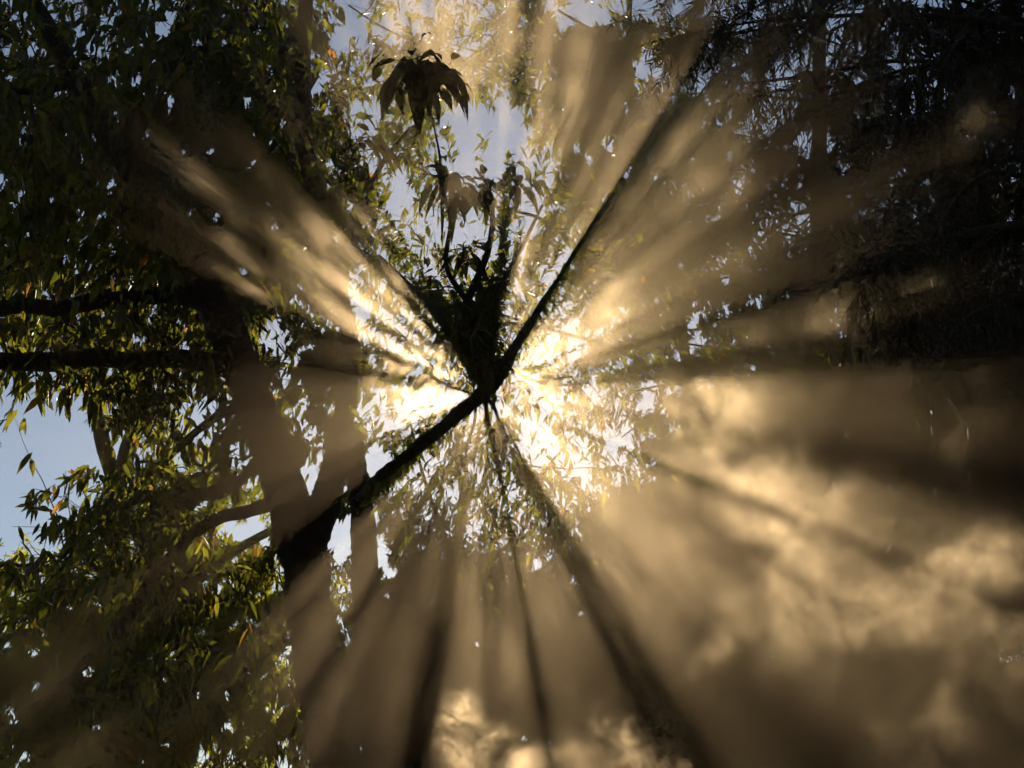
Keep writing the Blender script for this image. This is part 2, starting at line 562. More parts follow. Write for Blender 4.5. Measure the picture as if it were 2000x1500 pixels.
def bumpy(px, py, seed=0):
    """Soft random field over the picture, about 0..1, for uneven crown density."""
    r_ = np.random.default_rng(seed)
    s = 0
    for k in range(10):
        a = r_.uniform(0, 6.28)
        f = r_.uniform(.006, .03)
        s = s + np.sin((px * math.cos(a) + py * math.sin(a)) * f + r_.uniform(0, 6.28)) / math.sqrt(10)
    return 0.5 + 0.5 * np.clip(s, -1, 1)


def inside(px, py, regions):
    """Probability by ellipses (px, py, half w, half h, p): the largest wins, soft edge."""
    p = np.zeros(len(px))
    for x, y, w, h, s in regions:
        d = np.sqrt(((px - x) / w) ** 2 + ((py - y) / h) ** 2)
        p = np.maximum(p, s * np.clip((1.15 - d) / 0.3, 0, 1))
    return p


def grow_crown(name, parent, limbs, nbranch, blen, regions, mats, per=0.07, leaf=(0.10, 0.032), n_leaf=9, twig_len=0.26,
               hang=0.9, lod=0, seed=1, outward=None, droop=(0.3, 1.2), gaps=True, opens=True, depth_sd=0.5, br=0.009, spread=0.8, offset=0.10,
               leaf_droop=0.35, updown=0.0, loose=.55):
    """Branches from limb samples, leafy twigs along them; regions in picture pixels say where the crown is thick."""
    rr = np.random.default_rng(seed)
    pts = np.concatenate([c[:, :3] for c in limbs])
    k = rr.integers(0, len(pts), nbranch)
    st = pts[k]
    d = rr.standard_normal((nbranch, 3)) * np.array([1, depth_sd, .7]) + np.array([0, 0, updown])
    if outward is not None:
        d = d + np.asarray(outward)
    ln = rr.uniform(blen[0], blen[1], nbranch)
    paths = branch_paths(st, d, ln, rr.uniform(droop[0], droop[1], nbranch), nseg=10, wig=0.16, r_=rr)
    bag = Bag()
    keepfn = lambda c: cull(c, opens, gaps, rr)
    # the branch wood
    A = paths[:, :-1].reshape(-1, 3); B = paths[:, 1:].reshape(-1, 3)
    w = np.linspace(1, .25, 11)
    base_r = br * (ln / blen[1])
    ra = (base_r[:, None] * w[None, :-1]).ravel(); rb = (base_r[:, None] * w[None, 1:]).ravel()
    px, py, z = project((A + B) / 2)
    ok = (inside(px, py, regions) > .03) & keepfn((A + B) / 2)
    alive = np.cumprod(ok.reshape(nbranch, 10), 1).astype(bool)
    na = alive.sum(1)
    alive &= (na >= 4)[:, None]
    k01 = np.arange(11)[None, :] / np.maximum(na, 1)[:, None]
    tw = base_r[:, None] * np.clip(1.0 - .85 * k01, .12, 1)
    ra, rb = tw[:, :-1].ravel(), tw[:, 1:].ravel()
    ok = alive.ravel()
    thin_tubes(bag, A[ok], B[ok], ra[ok], rb[ok], 1)
    # sprays along it
    m = np.maximum(2, (ln / per).astype(int))
    bi = np.repeat(np.arange(nbranch), m)
    f = rr.uniform(0.12, 1.0, len(bi)) * 10
    i0 = np.minimum(f.astype(int), 9)
    lo = (f - i0)[:, None]
    pos = paths[bi, i0] * (1 - lo) + paths[bi, i0 + 1] * lo
    td = norm(paths[bi, i0 + 1] - paths[bi, i0]) * 0.6 + 0.9 * rr.standard_normal((len(bi), 3)) * np.array([1, .7, .6])
    px, py, z = project(pos)
    pr = inside(px, py, regions) * (0.35 + 0.9 * bumpy(px, py, seed))
    ok = (rr.random(len(pos)) < pr) & (z > 2.5) & (alive[bi, i0] | (rr.random(len(pos)) < loose))
    pos, td = pos[ok] + offset * 0.3 * rr.standard_normal((ok.sum(), 3)), td[ok]
    sprays(bag, pos, td, rr, n_leaf, leaf[0], leaf[1], twig_len, hang, lod, keepfn, leaf_droop, True, spread, strict=opens)
    o = bag.build(name, mats, parent)
    return o, len(pos)


# ------------------------------------------------------------------ ground
def build_ground():
    m, t = mat("forest_floor")
    out = nd(t, "ShaderNodeOutputMaterial")
    b = nd(t, "ShaderNodeBsdfPrincipled")
    g = nd(t, "ShaderNodeNewGeometry")
    n = nd(t, "ShaderNodeTexNoise")
    n.inputs["Scale"].default_value = 3.0
    n.inputs["Detail"].default_value = 9
    cr = nd(t, "ShaderNodeValToRGB")
    cr.color_ramp.elements[0].color = (0.02, 0.022, 0.010, 1)
    cr.color_ramp.elements[1].color = (0.07, 0.055, 0.03, 1)
    t.links.new(g.outputs["Position"], n.inputs["Vector"])
    t.links.new(n.outputs[0], cr.inputs[0])
    t.links.new(cr.outputs[0], b.inputs["Base Color"])
    b.inputs["Roughness"].default_value = 1.0
    t.links.new(b.outputs[0], out.inputs[0])
    k = 81
    e = np.linspace(-1, 1, k)
    e = np.sign(e) * np.abs(e) ** 3 * 600
    X, Y = np.meshgrid(e, e, indexing='ij')
    Z = 0.04 * np.sin(X * .9) * np.cos(Y * .7) + 0.03 * np.sin(X * 2.1 + Y * 1.7)
    v = np.stack([X, Y, Z - 0.05], -1).reshape(-1, 3)
    i = (np.arange(k - 1)[:, None] * k + np.arange(k - 1)[None]).ravel()
    q = np.stack([i, i + k, i + k + 1, i + 1], -1)
    o = mesh_obj("ground", v, q.ravel(), np.full(len(q), 4), [m], smooth=True)
    o["kind"] = "structure"


build_ground()


# ------------------------------------------------------------------ the forked tree on the left
def foot(px, py, d, w, lean=(0, 0), flare=1.25):
    """Rows that carry a trunk from a picture point down to the ground (world x, y, z, r)."""
    p = P(px, py, d)
    r0 = 0.5 * w * d / FPX
    return [[p[0] + lean[0], p[1] + lean[1], -0.15, r0 * flare * 1.45], [p[0] + lean[0] * .8, p[1] + lean[1] * .8, 0.35, r0 * flare],
            [p[0] + lean[0] * .4, p[1] + lean[1] * .4, p[2] * .55, r0 * 1.1]]


def rowsw(rows):
    return [list(P(a, b, d)) + [0.5 * w * d / FPX] for a, b, d, w in rows]


D1 = 8.0
t1 = thing("cherry_tree", "big forked tree with thick dark trunk and long level limbs reaching to the left edge", "tree",
           (P(680, 1500, D1)[0], P(680, 1500, D1)[1], 0))
L1 = []
_, c = limb_w("trunk", foot(672, 1560, D1, 112) + rowsw([(655, 1500, D1, 104), (622, 1300, D1, 92), (600, 1150, D1, 88), (588, 1060, D1, 96)]),
              t1, BARK, 20, 0.05, seed=11)
L1.append(c[len(c) // 2:])
_, c = limb_px("limb", [(588, 1075, D1, 88), (556, 960, D1, 80), (508, 810, D1 - .05, 74), (462, 690, D1 - .1, 74), (410, 585, D1 - .1, 70),
                        (340, 460, D1, 60), (270, 350, D1 + .1, 54), (190, 230, D1 + .2, 48), (110, 90, D1 + .3, 42), (20, -80, D1 + .5, 32), (-80, -300, D1 + .8, 18)], t1, BARK, 18, 0.05, seed=12)
L1.append(c)
_, c = limb_px("limb", [(602, 1070, D1, 70), (632, 990, D1 + .05, 62), (652, 920, D1 + .1, 54), (668, 840, D1 + .2, 46), (680, 750, D1 + .3, 38),
                        (680, 650, D1 + .4, 33), (654, 540, D1 + .5, 32), (618, 400, D1 + .6, 32), (594, 250, D1 + .6, 34), (590, 120, D1 + .7, 32), (600, -80, D1 + .9, 24), (590, -320, D1 + 1, 12)], t1, BARK, 16, 0.05, seed=13)
L1.append(c)
for k, rows in enumerate([
    [(432, 592, D1 - .1, 52), (390, 584, D1 - .2, 40), (320, 576, D1 - .3, 35), (250, 585, D1 - .45, 33), (180, 588, D1 - .6, 36), (110, 602, D1 - .75, 31), (40, 598, D1 - .9, 33), (-120, 612, D1 - 1.2, 28), (-400, 580, D1 - 1.7, 14)],
    [(482, 718, D1 - .05, 56), (430, 712, D1 - .1, 42), (350, 700, D1 - .15, 37), (270, 706, D1 - .25, 40), (190, 699, D1 - .35, 35), (100, 708, D1 - .5, 37), (-80, 700, D1 - .7, 30), (-380, 650, D1 - 1.1, 14)],
    [(560, 975, D1, 34), (500, 993, D1 - .1, 27), (430, 1012, D1 - .3, 24), (370, 1050, D1 - .4, 22), (300, 1130, D1 - .5, 24), (240, 1220, D1 - .6, 26), (150, 1310, D1 - .7, 18), (40, 1420, D1 - .8, 9)],
    [(520, 880, D1, 18), (440, 960, D1 + .3, 22), (330, 965, D1 + .5, 22), (250, 985, D1 + .6, 18), (150, 1080, D1 + .8, 12), (60, 1180, D1 + 1, 7)],
    [(470, 790, D1, 18), (400, 830, D1 + .2, 16), (320, 900, D1 + .3, 14), (200, 1010, D1 + .4, 10), (120, 1090, D1 + .5, 5)],
    [(350, 470, D1, 30), (220, 400, D1 + .3, 22), (90, 340, D1 + .5, 15), (-60, 300, D1 + .8, 8)],
    [(300, 380, D1, 26), (350, 250, D1 + .5, 20), (400, 100, D1 + .8, 15), (430, -100, D1 + 1, 8)],
    [(150, 160, D1 + .2, 22), (60, 180, D1 - .1, 15), (-60, 160, D1 - .4, 8)],
    [(650, 530, D1 + .5, 16), (700, 440, D1 + .6, 15), (740, 330, D1 + .7, 11), (800, 250, D1 + .7, 6)],
    [(592, 250, D1 + .6, 18), (500, 180, D1 + .4, 13), (440, 60, D1 + .2, 9), (400, -60, D1, 5)],
    [(678, 640, D1 + .4, 18), (570, 560, D1 + .9, 14), (480, 470, D1 + 1.3, 9)],
]):
    _, c = limb_px("limb", rows, t1, BARK, 10, 0.07, seed=30 + k)
    L1.append(c)
reg1 = [(150, 250, 420, 420, .95), (420, 250, 230, 420, .9), (180, 560, 360, 200, 1.0), (150, 720, 330, 60, .8), (250, 660, 230, 90, .8),
        (330, 860, 190, 120, .55), (40, 1120, 140, 170, .7), (250, 1080, 230, 180, .5), (300, 1330, 320, 190, .35), (560, 760, 90, 170, .35), (690, 640, 50, 130, .6),
        (690, 420, 80, 200, .45), (600, 60, 110, 160, .6), (90, 950, 120, 40, .6), (30, 830, 60, 60, .4)]
_, n1 = grow_crown("crown", t1, L1, 620, (0.5, 1.9), reg1, [LEAF, BARK], per=0.075, seed=3, depth_sd=.9)
print("crown 1 sprays", n1)

# ------------------------------------------------------------------ the second tree, with the branch that crosses the sun
D2 = 9.4
t2 = thing("slender_tree", "slender tree just right of the forked trunk whose long diagonal branch crosses the sun", "tree",
           (P(735, 1500, D2)[0], P(735, 1500, D2)[1], 0))
L2 = []
_, c = limb_w("trunk", foot(750, 1560, D2, 84) + rowsw([(745, 1500, D2, 80), (728, 1300, D2, 66), (716, 1150, D2, 54), (708, 1010, D2, 48), (696, 920, D2, 42), (690, 830, D2, 36)]),
              t2, BARK, 18, 0.05, seed=51)
D3 = 8.6
rows = [(706, 975, D2, 26), (728, 946, D3 + .3, 21), (752, 922, D3 + .1, 23), (790, 893, D3, 21), (826, 863, D3 - .05, 26), (862, 837, D3 - .1, 23), (902, 803, D3 - .15, 28), (926, 785, D3 - .15, 26), (947, 766, D3 - .15, 33), (966, 742, D3 - .15, 31), (983, 716, D3 - .15, 30),
        (1002, 684, D3 - .1, 21), (1021, 653, D3 - .05, 18), (1043, 619, D3, 14), (1064, 585, D3, 12), (1088, 549, D3 + .05, 9), (1112, 510, D3 + .1, 8), (1148, 452, D3 + .2, 6), (1172, 412, D3 + .3, 4)]
_, c = limb_px("limb", rows, t2, BARK, 12, 0.10, 0.02, seed=52)
L2.append(c)
LC = []
for k, rows in enumerate([
    [(958, 752, D3 - .15, 34), (925, 715, D3 - .2, 32), (890, 660, D3 - .25, 30), (850, 610, D3 - .2, 20), (800, 560, D3, 14), (740, 500, D3 + .2, 8)],
    [(890, 660, D3 - .25, 20), (912, 590, D3 - .3, 17), (950, 500, D3 - .4, 12), (962, 430, D3 - .5, 9), (955, 370, D3 - .7, 7), (930, 330, D3 - .9, 5)],
    [(912, 590, D3 - .3, 13), (872, 520, D3 - .3, 10), (880, 430, D3 - .5, 8), (866, 370, D3 - .8, 6)],
    [(960, 745, D3 - .15, 22), (958, 660, D3 - .3, 15), (975, 570, D3 - .4, 12), (1020, 480, D3 - .4, 8), (1060, 400, D3 - .3, 5)],
    [(940, 640, D3 - .25, 12), (1000, 632, D3 - .3, 8), (1060, 640, D3 - .2, 5)],
]):
    _, c = limb_px("limb", rows, t2, BARK, 9, 0.07, 0.04, seed=60 + k)
    LC.append(c)
# small shoots under the branch, next to the sun
LS = []
for k, rows in enumerate([
    [(930, 790, D3 - .1, 7), (926, 830, D3 - .15, 6), (912, 872, D3 - .2, 5), (908, 930, D3 - .3, 3)],
    [(948, 775, D3 - .1, 8), (951, 815, D3 - .15, 7), (964, 850, D3 - .2, 6), (970, 905, D3 - .2, 4), (986, 960, D3 - .2, 3)],
    [(950, 775, D3 - .1, 9), (968, 802, D3 - .15, 8), (978, 838, D3 - .15, 7), (1008, 872, D3 - .2, 6), (1026, 915, D3 - .2, 4), (1052, 950, D3 - .2, 3)],
    [(985, 715, D3 - .1, 7), (1040, 742, D3 + .2, 6), (1100, 752, D3 + .3, 5), (1150, 748, D3 + .4, 3)],
    [(940, 775, D3, 6), (880, 750, D3 + .3, 5), (820, 690, D3 + .5, 4), (770, 640, D3 + .6, 3)],
]):
    _, c = limb_px("limb", rows, t2, BARK, 7, 0.08, 0.03, seed=80 + k)
    LS.append(c)
regc = [(930, 655, 75, 80, 1.0), (948, 705, 40, 50, 1.0), (850, 570, 80, 80, .5), (960, 540, 90, 90, .5), (885, 400, 70, 100, .4), (960, 350, 80, 40, 1.0), (1060, 520, 70, 110, .5), (830, 430, 60, 120, .5),
        (750, 540, 80, 90, .6), (740, 270, 90, 100, .4)]
_, n2 = grow_crown("crown", t2, LC, 150, (0.3, 1.0), regc, [LEAF, BARK], per=0.06, seed=5, depth_sd=.6, leaf=(0.10, 0.034))
print("crown 2 sprays", n2)
regs = [(1070, 800, 120, 80, .8), (930, 900, 80, 110, .6), (1080, 930, 130, 80, .6), (1180, 860, 70, 60, .4)]
_, n2 = grow_crown("crown", t2, LS, 80, (0.3, 0.9), regs, [LEAF, BARK], per=0.07, seed=6, depth_sd=.8, leaf=(0.085, 0.028), opens=False, hang=.8, n_leaf=7)
print("crown 2b sprays", n2)


def shade_foliage(parent, seed, dens=850):
    """Leafy shoots added around the crossing branch to shade the dark rays."""
    rr = np.random.default_rng(seed)
    bag = Bag()
    for a0, a1, r0, r1 in SHADE_FILL:
        area = .5 * R(a1 - a0) * (r1 * r1 - r0 * r0)
        n = max(10, int(dens * area * (1.0 if r0 < .8 else .55) * (.8 if a1 - a0 < 7 else 1)))
        a = np.radians(rr.uniform(a0, a1, n))
        r = np.sqrt(rr.uniform(r0 * r0, r1 * r1, n))
        d = rr.uniform(8.4, 10.8, n)
        rad = np.cos(a)[:, None] * SU + np.sin(a)[:, None] * SV
        pos = CAM + d[:, None] * SUN + r[:, None] * rad
        narrow = (a1 - a0) < 5
        td = rad + (.15 if narrow else .5) * rr.standard_normal((n, 3))
        sprays(bag, pos - .08 * rad, td, rr, 8, .065 if narrow else .085, .024 if narrow else .03, .2, .25 if narrow else .7, 0, lambda c: cull(c, True, True, rr), .3, True, .35 if narrow else .8, strict=False)
    return bag.build("foliage", [LEAF, BARK], parent)


shade_foliage(t2, 15)

def whorl(name, parent, px, py, d, n, length, width, seed, label=None, hang=(.2, 1.1), spreadz=.25):
    """A tuft of big leaves that spring from one shoot end, arch over and hang."""
    rr = np.random.default_rng(seed)
    c = P(px, py, d)
    az = rr.uniform(0, 2 * np.pi, n)
    el = rr.uniform(-.5, .75, n)
    dr = norm(np.stack([np.cos(az) * np.cos(el), np.sin(az) * np.cos(el), np.sin(el)], 1))
    base = c + rr.standard_normal((n, 3)) * np.array([.03, .03, .02]) + np.array([0, 0, -1.]) * rr.random((n, 1)) * spreadz * length
    bag = Bag()
    st = base + dr * length * .25
    thin_tubes(bag, base, st, np.full(n, .002), np.full(n, .0015), 1)
    nr = norm(np.array([0, 0, 1.]) + .35 * rr.standard_normal((n, 3)))
    d2 = norm(dr + np.array([0, 0, -.35]))
    bag.add(*leaf_mesh(st, d2, nr, length * rr.uniform(.65, 1.15, n), width * rr.uniform(.7, 1.2, n), rr.uniform(hang[0], hang[1], n), 0), 0)
    thin_tubes(bag, c[None] + np.array([[0, .01, -.30 * length]]), c[None] + np.array([[0, 0, .15 * length]]), np.array([.005]), np.array([.003]), 1)
    o = bag.build(name, [SHADED_LEAF, BARK], parent)
    if label:
        o["label"] = label
    return o


_, c = limb_px("limb", [(866, 370, D3 - .8, 6), (858, 300, 7.2, 5), (846, 240, 6.5, 3), (832, 175, 5.8, 3), (818, 118, 5.3, 3)], t2, BARK, 7, .08, .03, seed=70)
for k, (px, py, n, ln) in enumerate([(815, 114, 34, .094), (848, 128, 24, .086), (782, 132, 22, .086), (868, 146, 12, .075), (825, 160, 18, .08)]):
    whorl("leaf_tuft", t2, px, py, 5.3 + .03 * k, n, ln, .036, 401 + 10 * k, None, (.4, 1.7), .7)
_, c = limb_px("limb", [(275, 350, D1, 16), (320, 318, 7.2, 9), (365, 330, 6.6, 7), (425, 380, 6.2, 6), (490, 405, 6.0, 4)], t1, BARK, 7, .08, .04, seed=71)
for k, (px, py, d) in enumerate([(432, 386, 6.2), (478, 402, 6.05), (405, 366, 6.3), (490, 405, 6.0)]):
    whorl("leaf_tuft", t1, px, py, d, 6, .085, .032, 431 + k, None, (.3, 1.0), .6)
whorl("leaf_tuft", t2, 868, 330, 7.5, 22, .14, .05, 402, None, (.3, 1.4), .8)
whorl("leaf_tuft", t2, 905, 350, 7.6, 14, .12, .05, 407, None, (.3, 1.4), .8)
whorl("leaf_tuft", t2, 945, 342, 7.6, 14, .13, .055, 403, None, (.3, 1.4), .8)
whorl("leaf_tuft", t2, 1010, 345, 7.9, 12, .13, .05, 404)
whorl("leaf_tuft", t2, 905, 480, 8.1, 20, .13, .045, 405, None, (.3, 1.4), .8)
whorl("leaf_tuft", t2, 720, 270, 7.8, 18, .14, .05, 406, None, (.3, 1.4), .8)

# ------------------------------------------------------------------ trees behind
def back_tree(name, label, px, d, wpx, limbs, regions, nb, blen, seed, leaf=(0.10, 0.032), n_leaf=10, mats=None, lod=1, per=.08, twig_len=.3, hang=.8, gaps=True, opens=True, group=None, top=950):
    base = P(px, 1500, d)
    t = thing(name, label, "tree", (base[0], base[1], 0), group)
    rows = foot(px, 1500, d, wpx) + rowsw([(px, 1420, d, wpx * .95), (px + 4, .5 * top + 700, d, wpx * .85), (px - 4, top, d, wpx * .7)])
    _, c = limb_w("trunk", rows, t, BARK, 14, 0.05, 0.12, seed=seed)
    Ls = [c[len(c) // 2:]]
    for k, rows in enumerate(limbs):
        _, c = limb_px("limb", [(a, b, d + e, w) for a, b, e, w in rows], t, BARK, 8, 0.07, 0.12, seed=seed + 1 + k)
        Ls.append(c)
    _, n = grow_crown("crown", t, Ls, nb, blen, regions, mats or [FAR_LEAF, BARK], per=per, seed=seed, lod=lod, leaf=leaf, n_leaf=n_leaf, twig_len=twig_len,
                      depth_sd=1.0, hang=hang, gaps=gaps, opens=opens, br=.012)
    print(name, n)
    return t


back_tree("broadleaf_tree", "leafy tree in the hazy lower middle, right of the two trunks under the sun", 830, 13.0, 34,
          [[(828, 1330, 0, 24), (850, 1200, .3, 18), (880, 1080, .5, 12), (900, 980, .7, 7), (890, 880, .7, 4)],
           [(828, 1330, 0, 24), (920, 1250, -.2, 18), (1030, 1190, -.4, 12), (1110, 1120, -.6, 8), (1160, 1070, -.6, 4)],
           [(850, 1200, .3, 12), (930, 1110, .3, 9), (1020, 1040, .5, 6), (1060, 930, .6, 5), (1120, 850, .6, 3)],
           [(880, 1080, .5, 10), (830, 940, .6, 7), (800, 820, .6, 4)],
           [(828, 1350, 0, 20), (770, 1290, -.3, 14), (720, 1240, -.5, 7)],
           [(830, 1400, 0, 24), (1000, 1370, -.5, 18), (1180, 1300, -.8, 13), (1350, 1230, -1, 7)]],
          [(880, 1150, 190, 260, .8), (1120, 1120, 260, 280, .95), (960, 900, 170, 110, .5), (830, 800, 160, 140, .45), (1100, 830, 190, 130, .6), (800, 1400, 180, 200, .9), (1050, 1450, 330, 200, 1.1), (700, 1150, 100, 180, .5)],
          1000, (0.6, 2.2), 101, top=1330, mats=[SHADED_LEAF, BARK])
back_tree("broadleaf_tree", "yellow green tree filling the lower left corner behind the long drooping branch", 360, 12.0, 46,
          [[(360, 1250, 0, 34), (260, 1180, .3, 24), (120, 1120, .5, 14), (0, 1100, .6, 8)],
           [(360, 1150, 0, 30), (450, 1080, .3, 22), (560, 1020, .5, 14), (640, 960, .6, 8)],
           [(355, 960, 0, 30), (300, 860, .3, 20), (220, 760, .6, 12)],
           [(360, 1350, 0, 30), (500, 1280, -.4, 20), (600, 1240, -.6, 10)],
           [(360, 1380, 0, 30), (200, 1340, -.4, 20), (60, 1300, -.6, 10)],
           [(360, 1440, 0, 26), (180, 1440, -.4, 18), (20, 1420, -.6, 11), (-80, 1410, -.6, 6)]],
          [(280, 1330, 360, 230, 1.0), (480, 1230, 190, 170, .9), (560, 1400, 200, 200, 1), (100, 1180, 180, 120, .7), (20, 1420, 140, 130, 1.1), (400, 960, 140, 110, .4), (560, 1080, 120, 90, .4)],
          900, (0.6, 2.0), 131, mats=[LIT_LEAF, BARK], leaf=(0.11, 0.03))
back_tree("broadleaf_tree", "tall tree whose pale crown hangs at the top above the sun", 1390, 15.0, 40,
          [[(1386, 1050, 0, 26), (1340, 700, .3, 22), (1280, 450, .5, 18), (1235, 200, .6, 15), (1230, 0, .8, 11), (1250, -200, 1, 6)],
           [(1280, 450, .5, 14), (1200, 330, .3, 11), (1110, 200, .1, 8), (1040, 60, 0, 5), (1000, -100, 0, 4)],
           [(1110, 200, .1, 7), (1000, 160, .2, 6), (880, 110, .1, 5), (760, 60, 0, 4), (680, 10, 0, 3)],
           [(1310, 560, .4, 13), (1180, 520, .3, 10), (1060, 430, .2, 7), (960, 400, .1, 5), (820, 330, 0, 4), (720, 280, 0, 3)],
           [(1350, 760, .3, 13), (1200, 680, .2, 9), (1060, 640, .1, 6), (900, 590, .1, 4), (770, 560, 0, 3)],
           [(1235, 200, .6, 10), (1160, 70, .3, 8), (1090, 20, 0, 5)]],
          [(790, 120, 150, 140, .5), (740, 330, 100, 140, .65), (1080, 130, 130, 150, .55), (1160, 350, 110, 130, .7), (1010, 480, 130, 100, .6), (1200, 530, 140, 140, .6), (1060, 640, 140, 110, .4), (780, 600, 150, 150, .65), (700, 480, 120, 160, .75),
           (1250, 100, 80, 80, .45), (900, 40, 90, 80, .35)],
          900, (0.6, 2.4), 161, leaf=(0.15, 0.048), twig_len=.4, n_leaf=9, top=1050)
back_tree("broadleaf_tree", "dark dense tree added behind the upper left limbs to block the sun, seen between them", 230, 13.5, 60,  # added to keep direct sun off the crown in front
          [[(230, 950, 0, 34), (300, 700, .3, 26), (380, 450, .5, 20), (450, 200, .6, 14), (480, 0, .8, 8)],
           [(225, 950, 0, 34), (160, 700, .3, 24), (100, 450, .5, 16), (60, 200, .6, 10), (40, 0, .8, 6)],
           [(300, 700, .3, 18), (420, 600, .2, 12), (540, 480, .3, 8), (620, 380, .3, 5)],
           [(380, 450, .5, 16), (520, 300, .3, 10), (620, 150, .3, 6)],
           [(160, 700, .3, 16), (60, 620, .2, 10), (-60, 520, .3, 6)]],
          [(420, 260, 260, 330, .95), (150, 300, 280, 380, .9), (560, 420, 130, 200, .6), (200, 600, 260, 110, .55)],
          900, (0.6, 2.4), 221, leaf=(0.13, 0.045), n_leaf=10, mats=[SHADED_LEAF, BARK], top=950)
back_tree("broadleaf_tree", "dark tree beyond the smoke at lower right with pinpricks of sky", 1560, 14.0, 70,
          [[(1560, 1250, 0, 40), (1420, 1150, .3, 28), (1300, 1060, .5, 18), (1220, 960, .6, 9)],
           [(1560, 1150, 0, 36), (1700, 1050, .3, 24), (1850, 980, .5, 14), (1950, 940, .6, 8)],
           [(1555, 960, 0, 36), (1500, 850, .3, 24), (1400, 760, .6, 12)],
           [(1555, 960, 0, 36), (1640, 830, .3, 24), (1760, 720, .6, 12)],
           [(1560, 1350, 0, 36), (1720, 1300, -.4, 24), (1880, 1250, -.6, 14)],
           [(1560, 1400, 0, 36), (1400, 1340, -.4, 24), (1250, 1300, -.6, 14)],
           [(1560, 1450, 0, 30), (1780, 1445, -.3, 20), (1960, 1430, -.5, 12), (2080, 1420, -.5, 7)]],
          [(1560, 1200, 420, 380, 1.2), (1700, 950, 330, 260, 1.2), (1300, 1350, 280, 260, 1.2), (1880, 1300, 260, 350, 1.2), (1420, 900, 200, 160, .9), (2000, 1480, 220, 220, 1.2)],
          1500, (0.7, 2.6), 191, leaf=(0.13, 0.05), n_leaf=10, gaps=True, mats=[SHADED_LEAF, BARK])


# ------------------------------------------------------------------ conifers on the right
def conifer(name, label, px, d, wpx, regions, nb, seed, levels, reach, strip=0.10, group=None, top=-500):
    base = P(px, 1500, d)
    t = thing(name, label, "tree", (base[0], base[1], 0), group)
    rows = foot(px, 1500, d, wpx) + rowsw([(px, 1300, d, wpx * .95), (px, 800, d, wpx * .8), (px, 200, d, wpx * .55), (px, top, d, wpx * .2)])
    _, c = limb_w("trunk", rows, t, BARK, 14, 0.05, 0.12, seed=seed)
    rr = np.random.default_rng(seed)
    tr = c[c[:, 2] > 2.0]
    n = levels
    k = rr.integers(0, len(tr), n)
    az = rr.uniform(0, 2 * np.pi, n)
    dirs = np.stack([np.cos(az), np.sin(az), rr.uniform(-.1, .35, n)], 1)
    ln = reach * rr.uniform(.5, 1.1, n)
    paths = branch_paths(tr[k, :3], dirs, ln, rr.uniform(.5, 1.3, n), 12, .06, rr)
    bag = Bag()
    A = paths[:, :-1].reshape(-1, 3); B = paths[:, 1:].reshape(-1, 3)
    w = np.linspace(.022, .004, 13)
    keepfn = lambda q: cull(q, True, True, rr)
    qx, qy, qz = project((A + B) / 2)
    ok = keepfn((A + B) / 2) & (inside(qx, qy, regions) > .55)
    hide = np.cumsum(ok.reshape(n, 12), 1) > 0                     # from the first piece inside the crown ...
    ok = (np.cumprod(ok.reshape(n, 12) | ~hide, 1).astype(bool) & hide).ravel()
    thin_tubes(bag, A[ok], B[ok], np.tile(w[:-1], n)[ok], np.tile(w[1:], n)[ok], 1)
    # hanging branchlets
    bi = rr.integers(0, n, nb)
    f = rr.uniform(.12, 1, nb) * 12
    i0 = np.minimum(f.astype(int), 11)
    lo = (f - i0)[:, None]
    pos = paths[bi, i0] * (1 - lo) + paths[bi, i0 + 1] * lo
    td = norm(paths[bi, i0 + 1] - paths[bi, i0])
    px_, py_, z = project(pos)
    ok = (rr.random(nb) < inside(px_, py_, regions) * (.5 + .7 * bumpy(px_, py_, seed))) & (z > 2.2)
    pos, td = pos[ok], td[ok]
    m = len(pos)
    dd = norm(td * .6 + .5 * rr.standard_normal((m, 3)) + np.array([0, 0, -.55]))
    bl = rr.uniform(.22, .5, m)
    ns = 9
    P0 = pos
    prev = P0
    pts = [P0]
    for s in range(3):
        dd = norm(dd + np.array([0, 0, -.35]))
        prev = prev + dd * (bl / 3)[:, None]
        pts.append(prev)
    pts = np.stack(pts, 1)
    fr = (np.arange(2 * ns) // 2 + .5) / ns
    ii = np.minimum((fr * 3).astype(int), 2)
    lo = fr * 3 - ii
    bp = pts[:, ii] * (1 - lo)[None, :, None] + pts[:, ii + 1] * lo[None, :, None]
    tdr = norm(pts[:, ii + 1] - pts[:, ii])
    side = norm(np.cross(dd, rr.standard_normal((m, 3))))
    sg = np.where(np.arange(2 * ns) % 2 == 0, 1., -1.)
    ld = norm(tdr * .9 + side[:, None, :] * sg[None, :, None] * .75 + np.array([0, 0, -.35]) + .12 * rr.standard_normal((m, 2 * ns, 3)))
    Bp = bp.reshape(-1, 3); Dp = ld.reshape(-1, 3)
    N = norm(rr.standard_normal((len(Bp), 3)))
    lg = strip * rr.uniform(.6, 1.3, len(Bp)) * np.tile(1.15 - .6 * fr, m)
    kk = keepfn(Bp + Dp * (lg * .5)[:, None])
    Bp, Dp, N, lg = Bp[kk], Dp[kk], N[kk], lg[kk]
    bag.add(*leaf_mesh(Bp, Dp, N, lg, lg * .13 + .003, np.full(len(lg), .1), 1), 0)
    A0 = pts[:, :-1].reshape(-1, 3); B0 = pts[:, 1:].reshape(-1, 3)
    kk = keepfn((A0 + B0) / 2)
    thin_tubes(bag, A0[kk], B0[kk], np.full(kk.sum(), .003), np.full(kk.sum(), .002), 1)
    bag.build("crown", [NEEDLE, BARK], t)
    print(name, m)
    return t


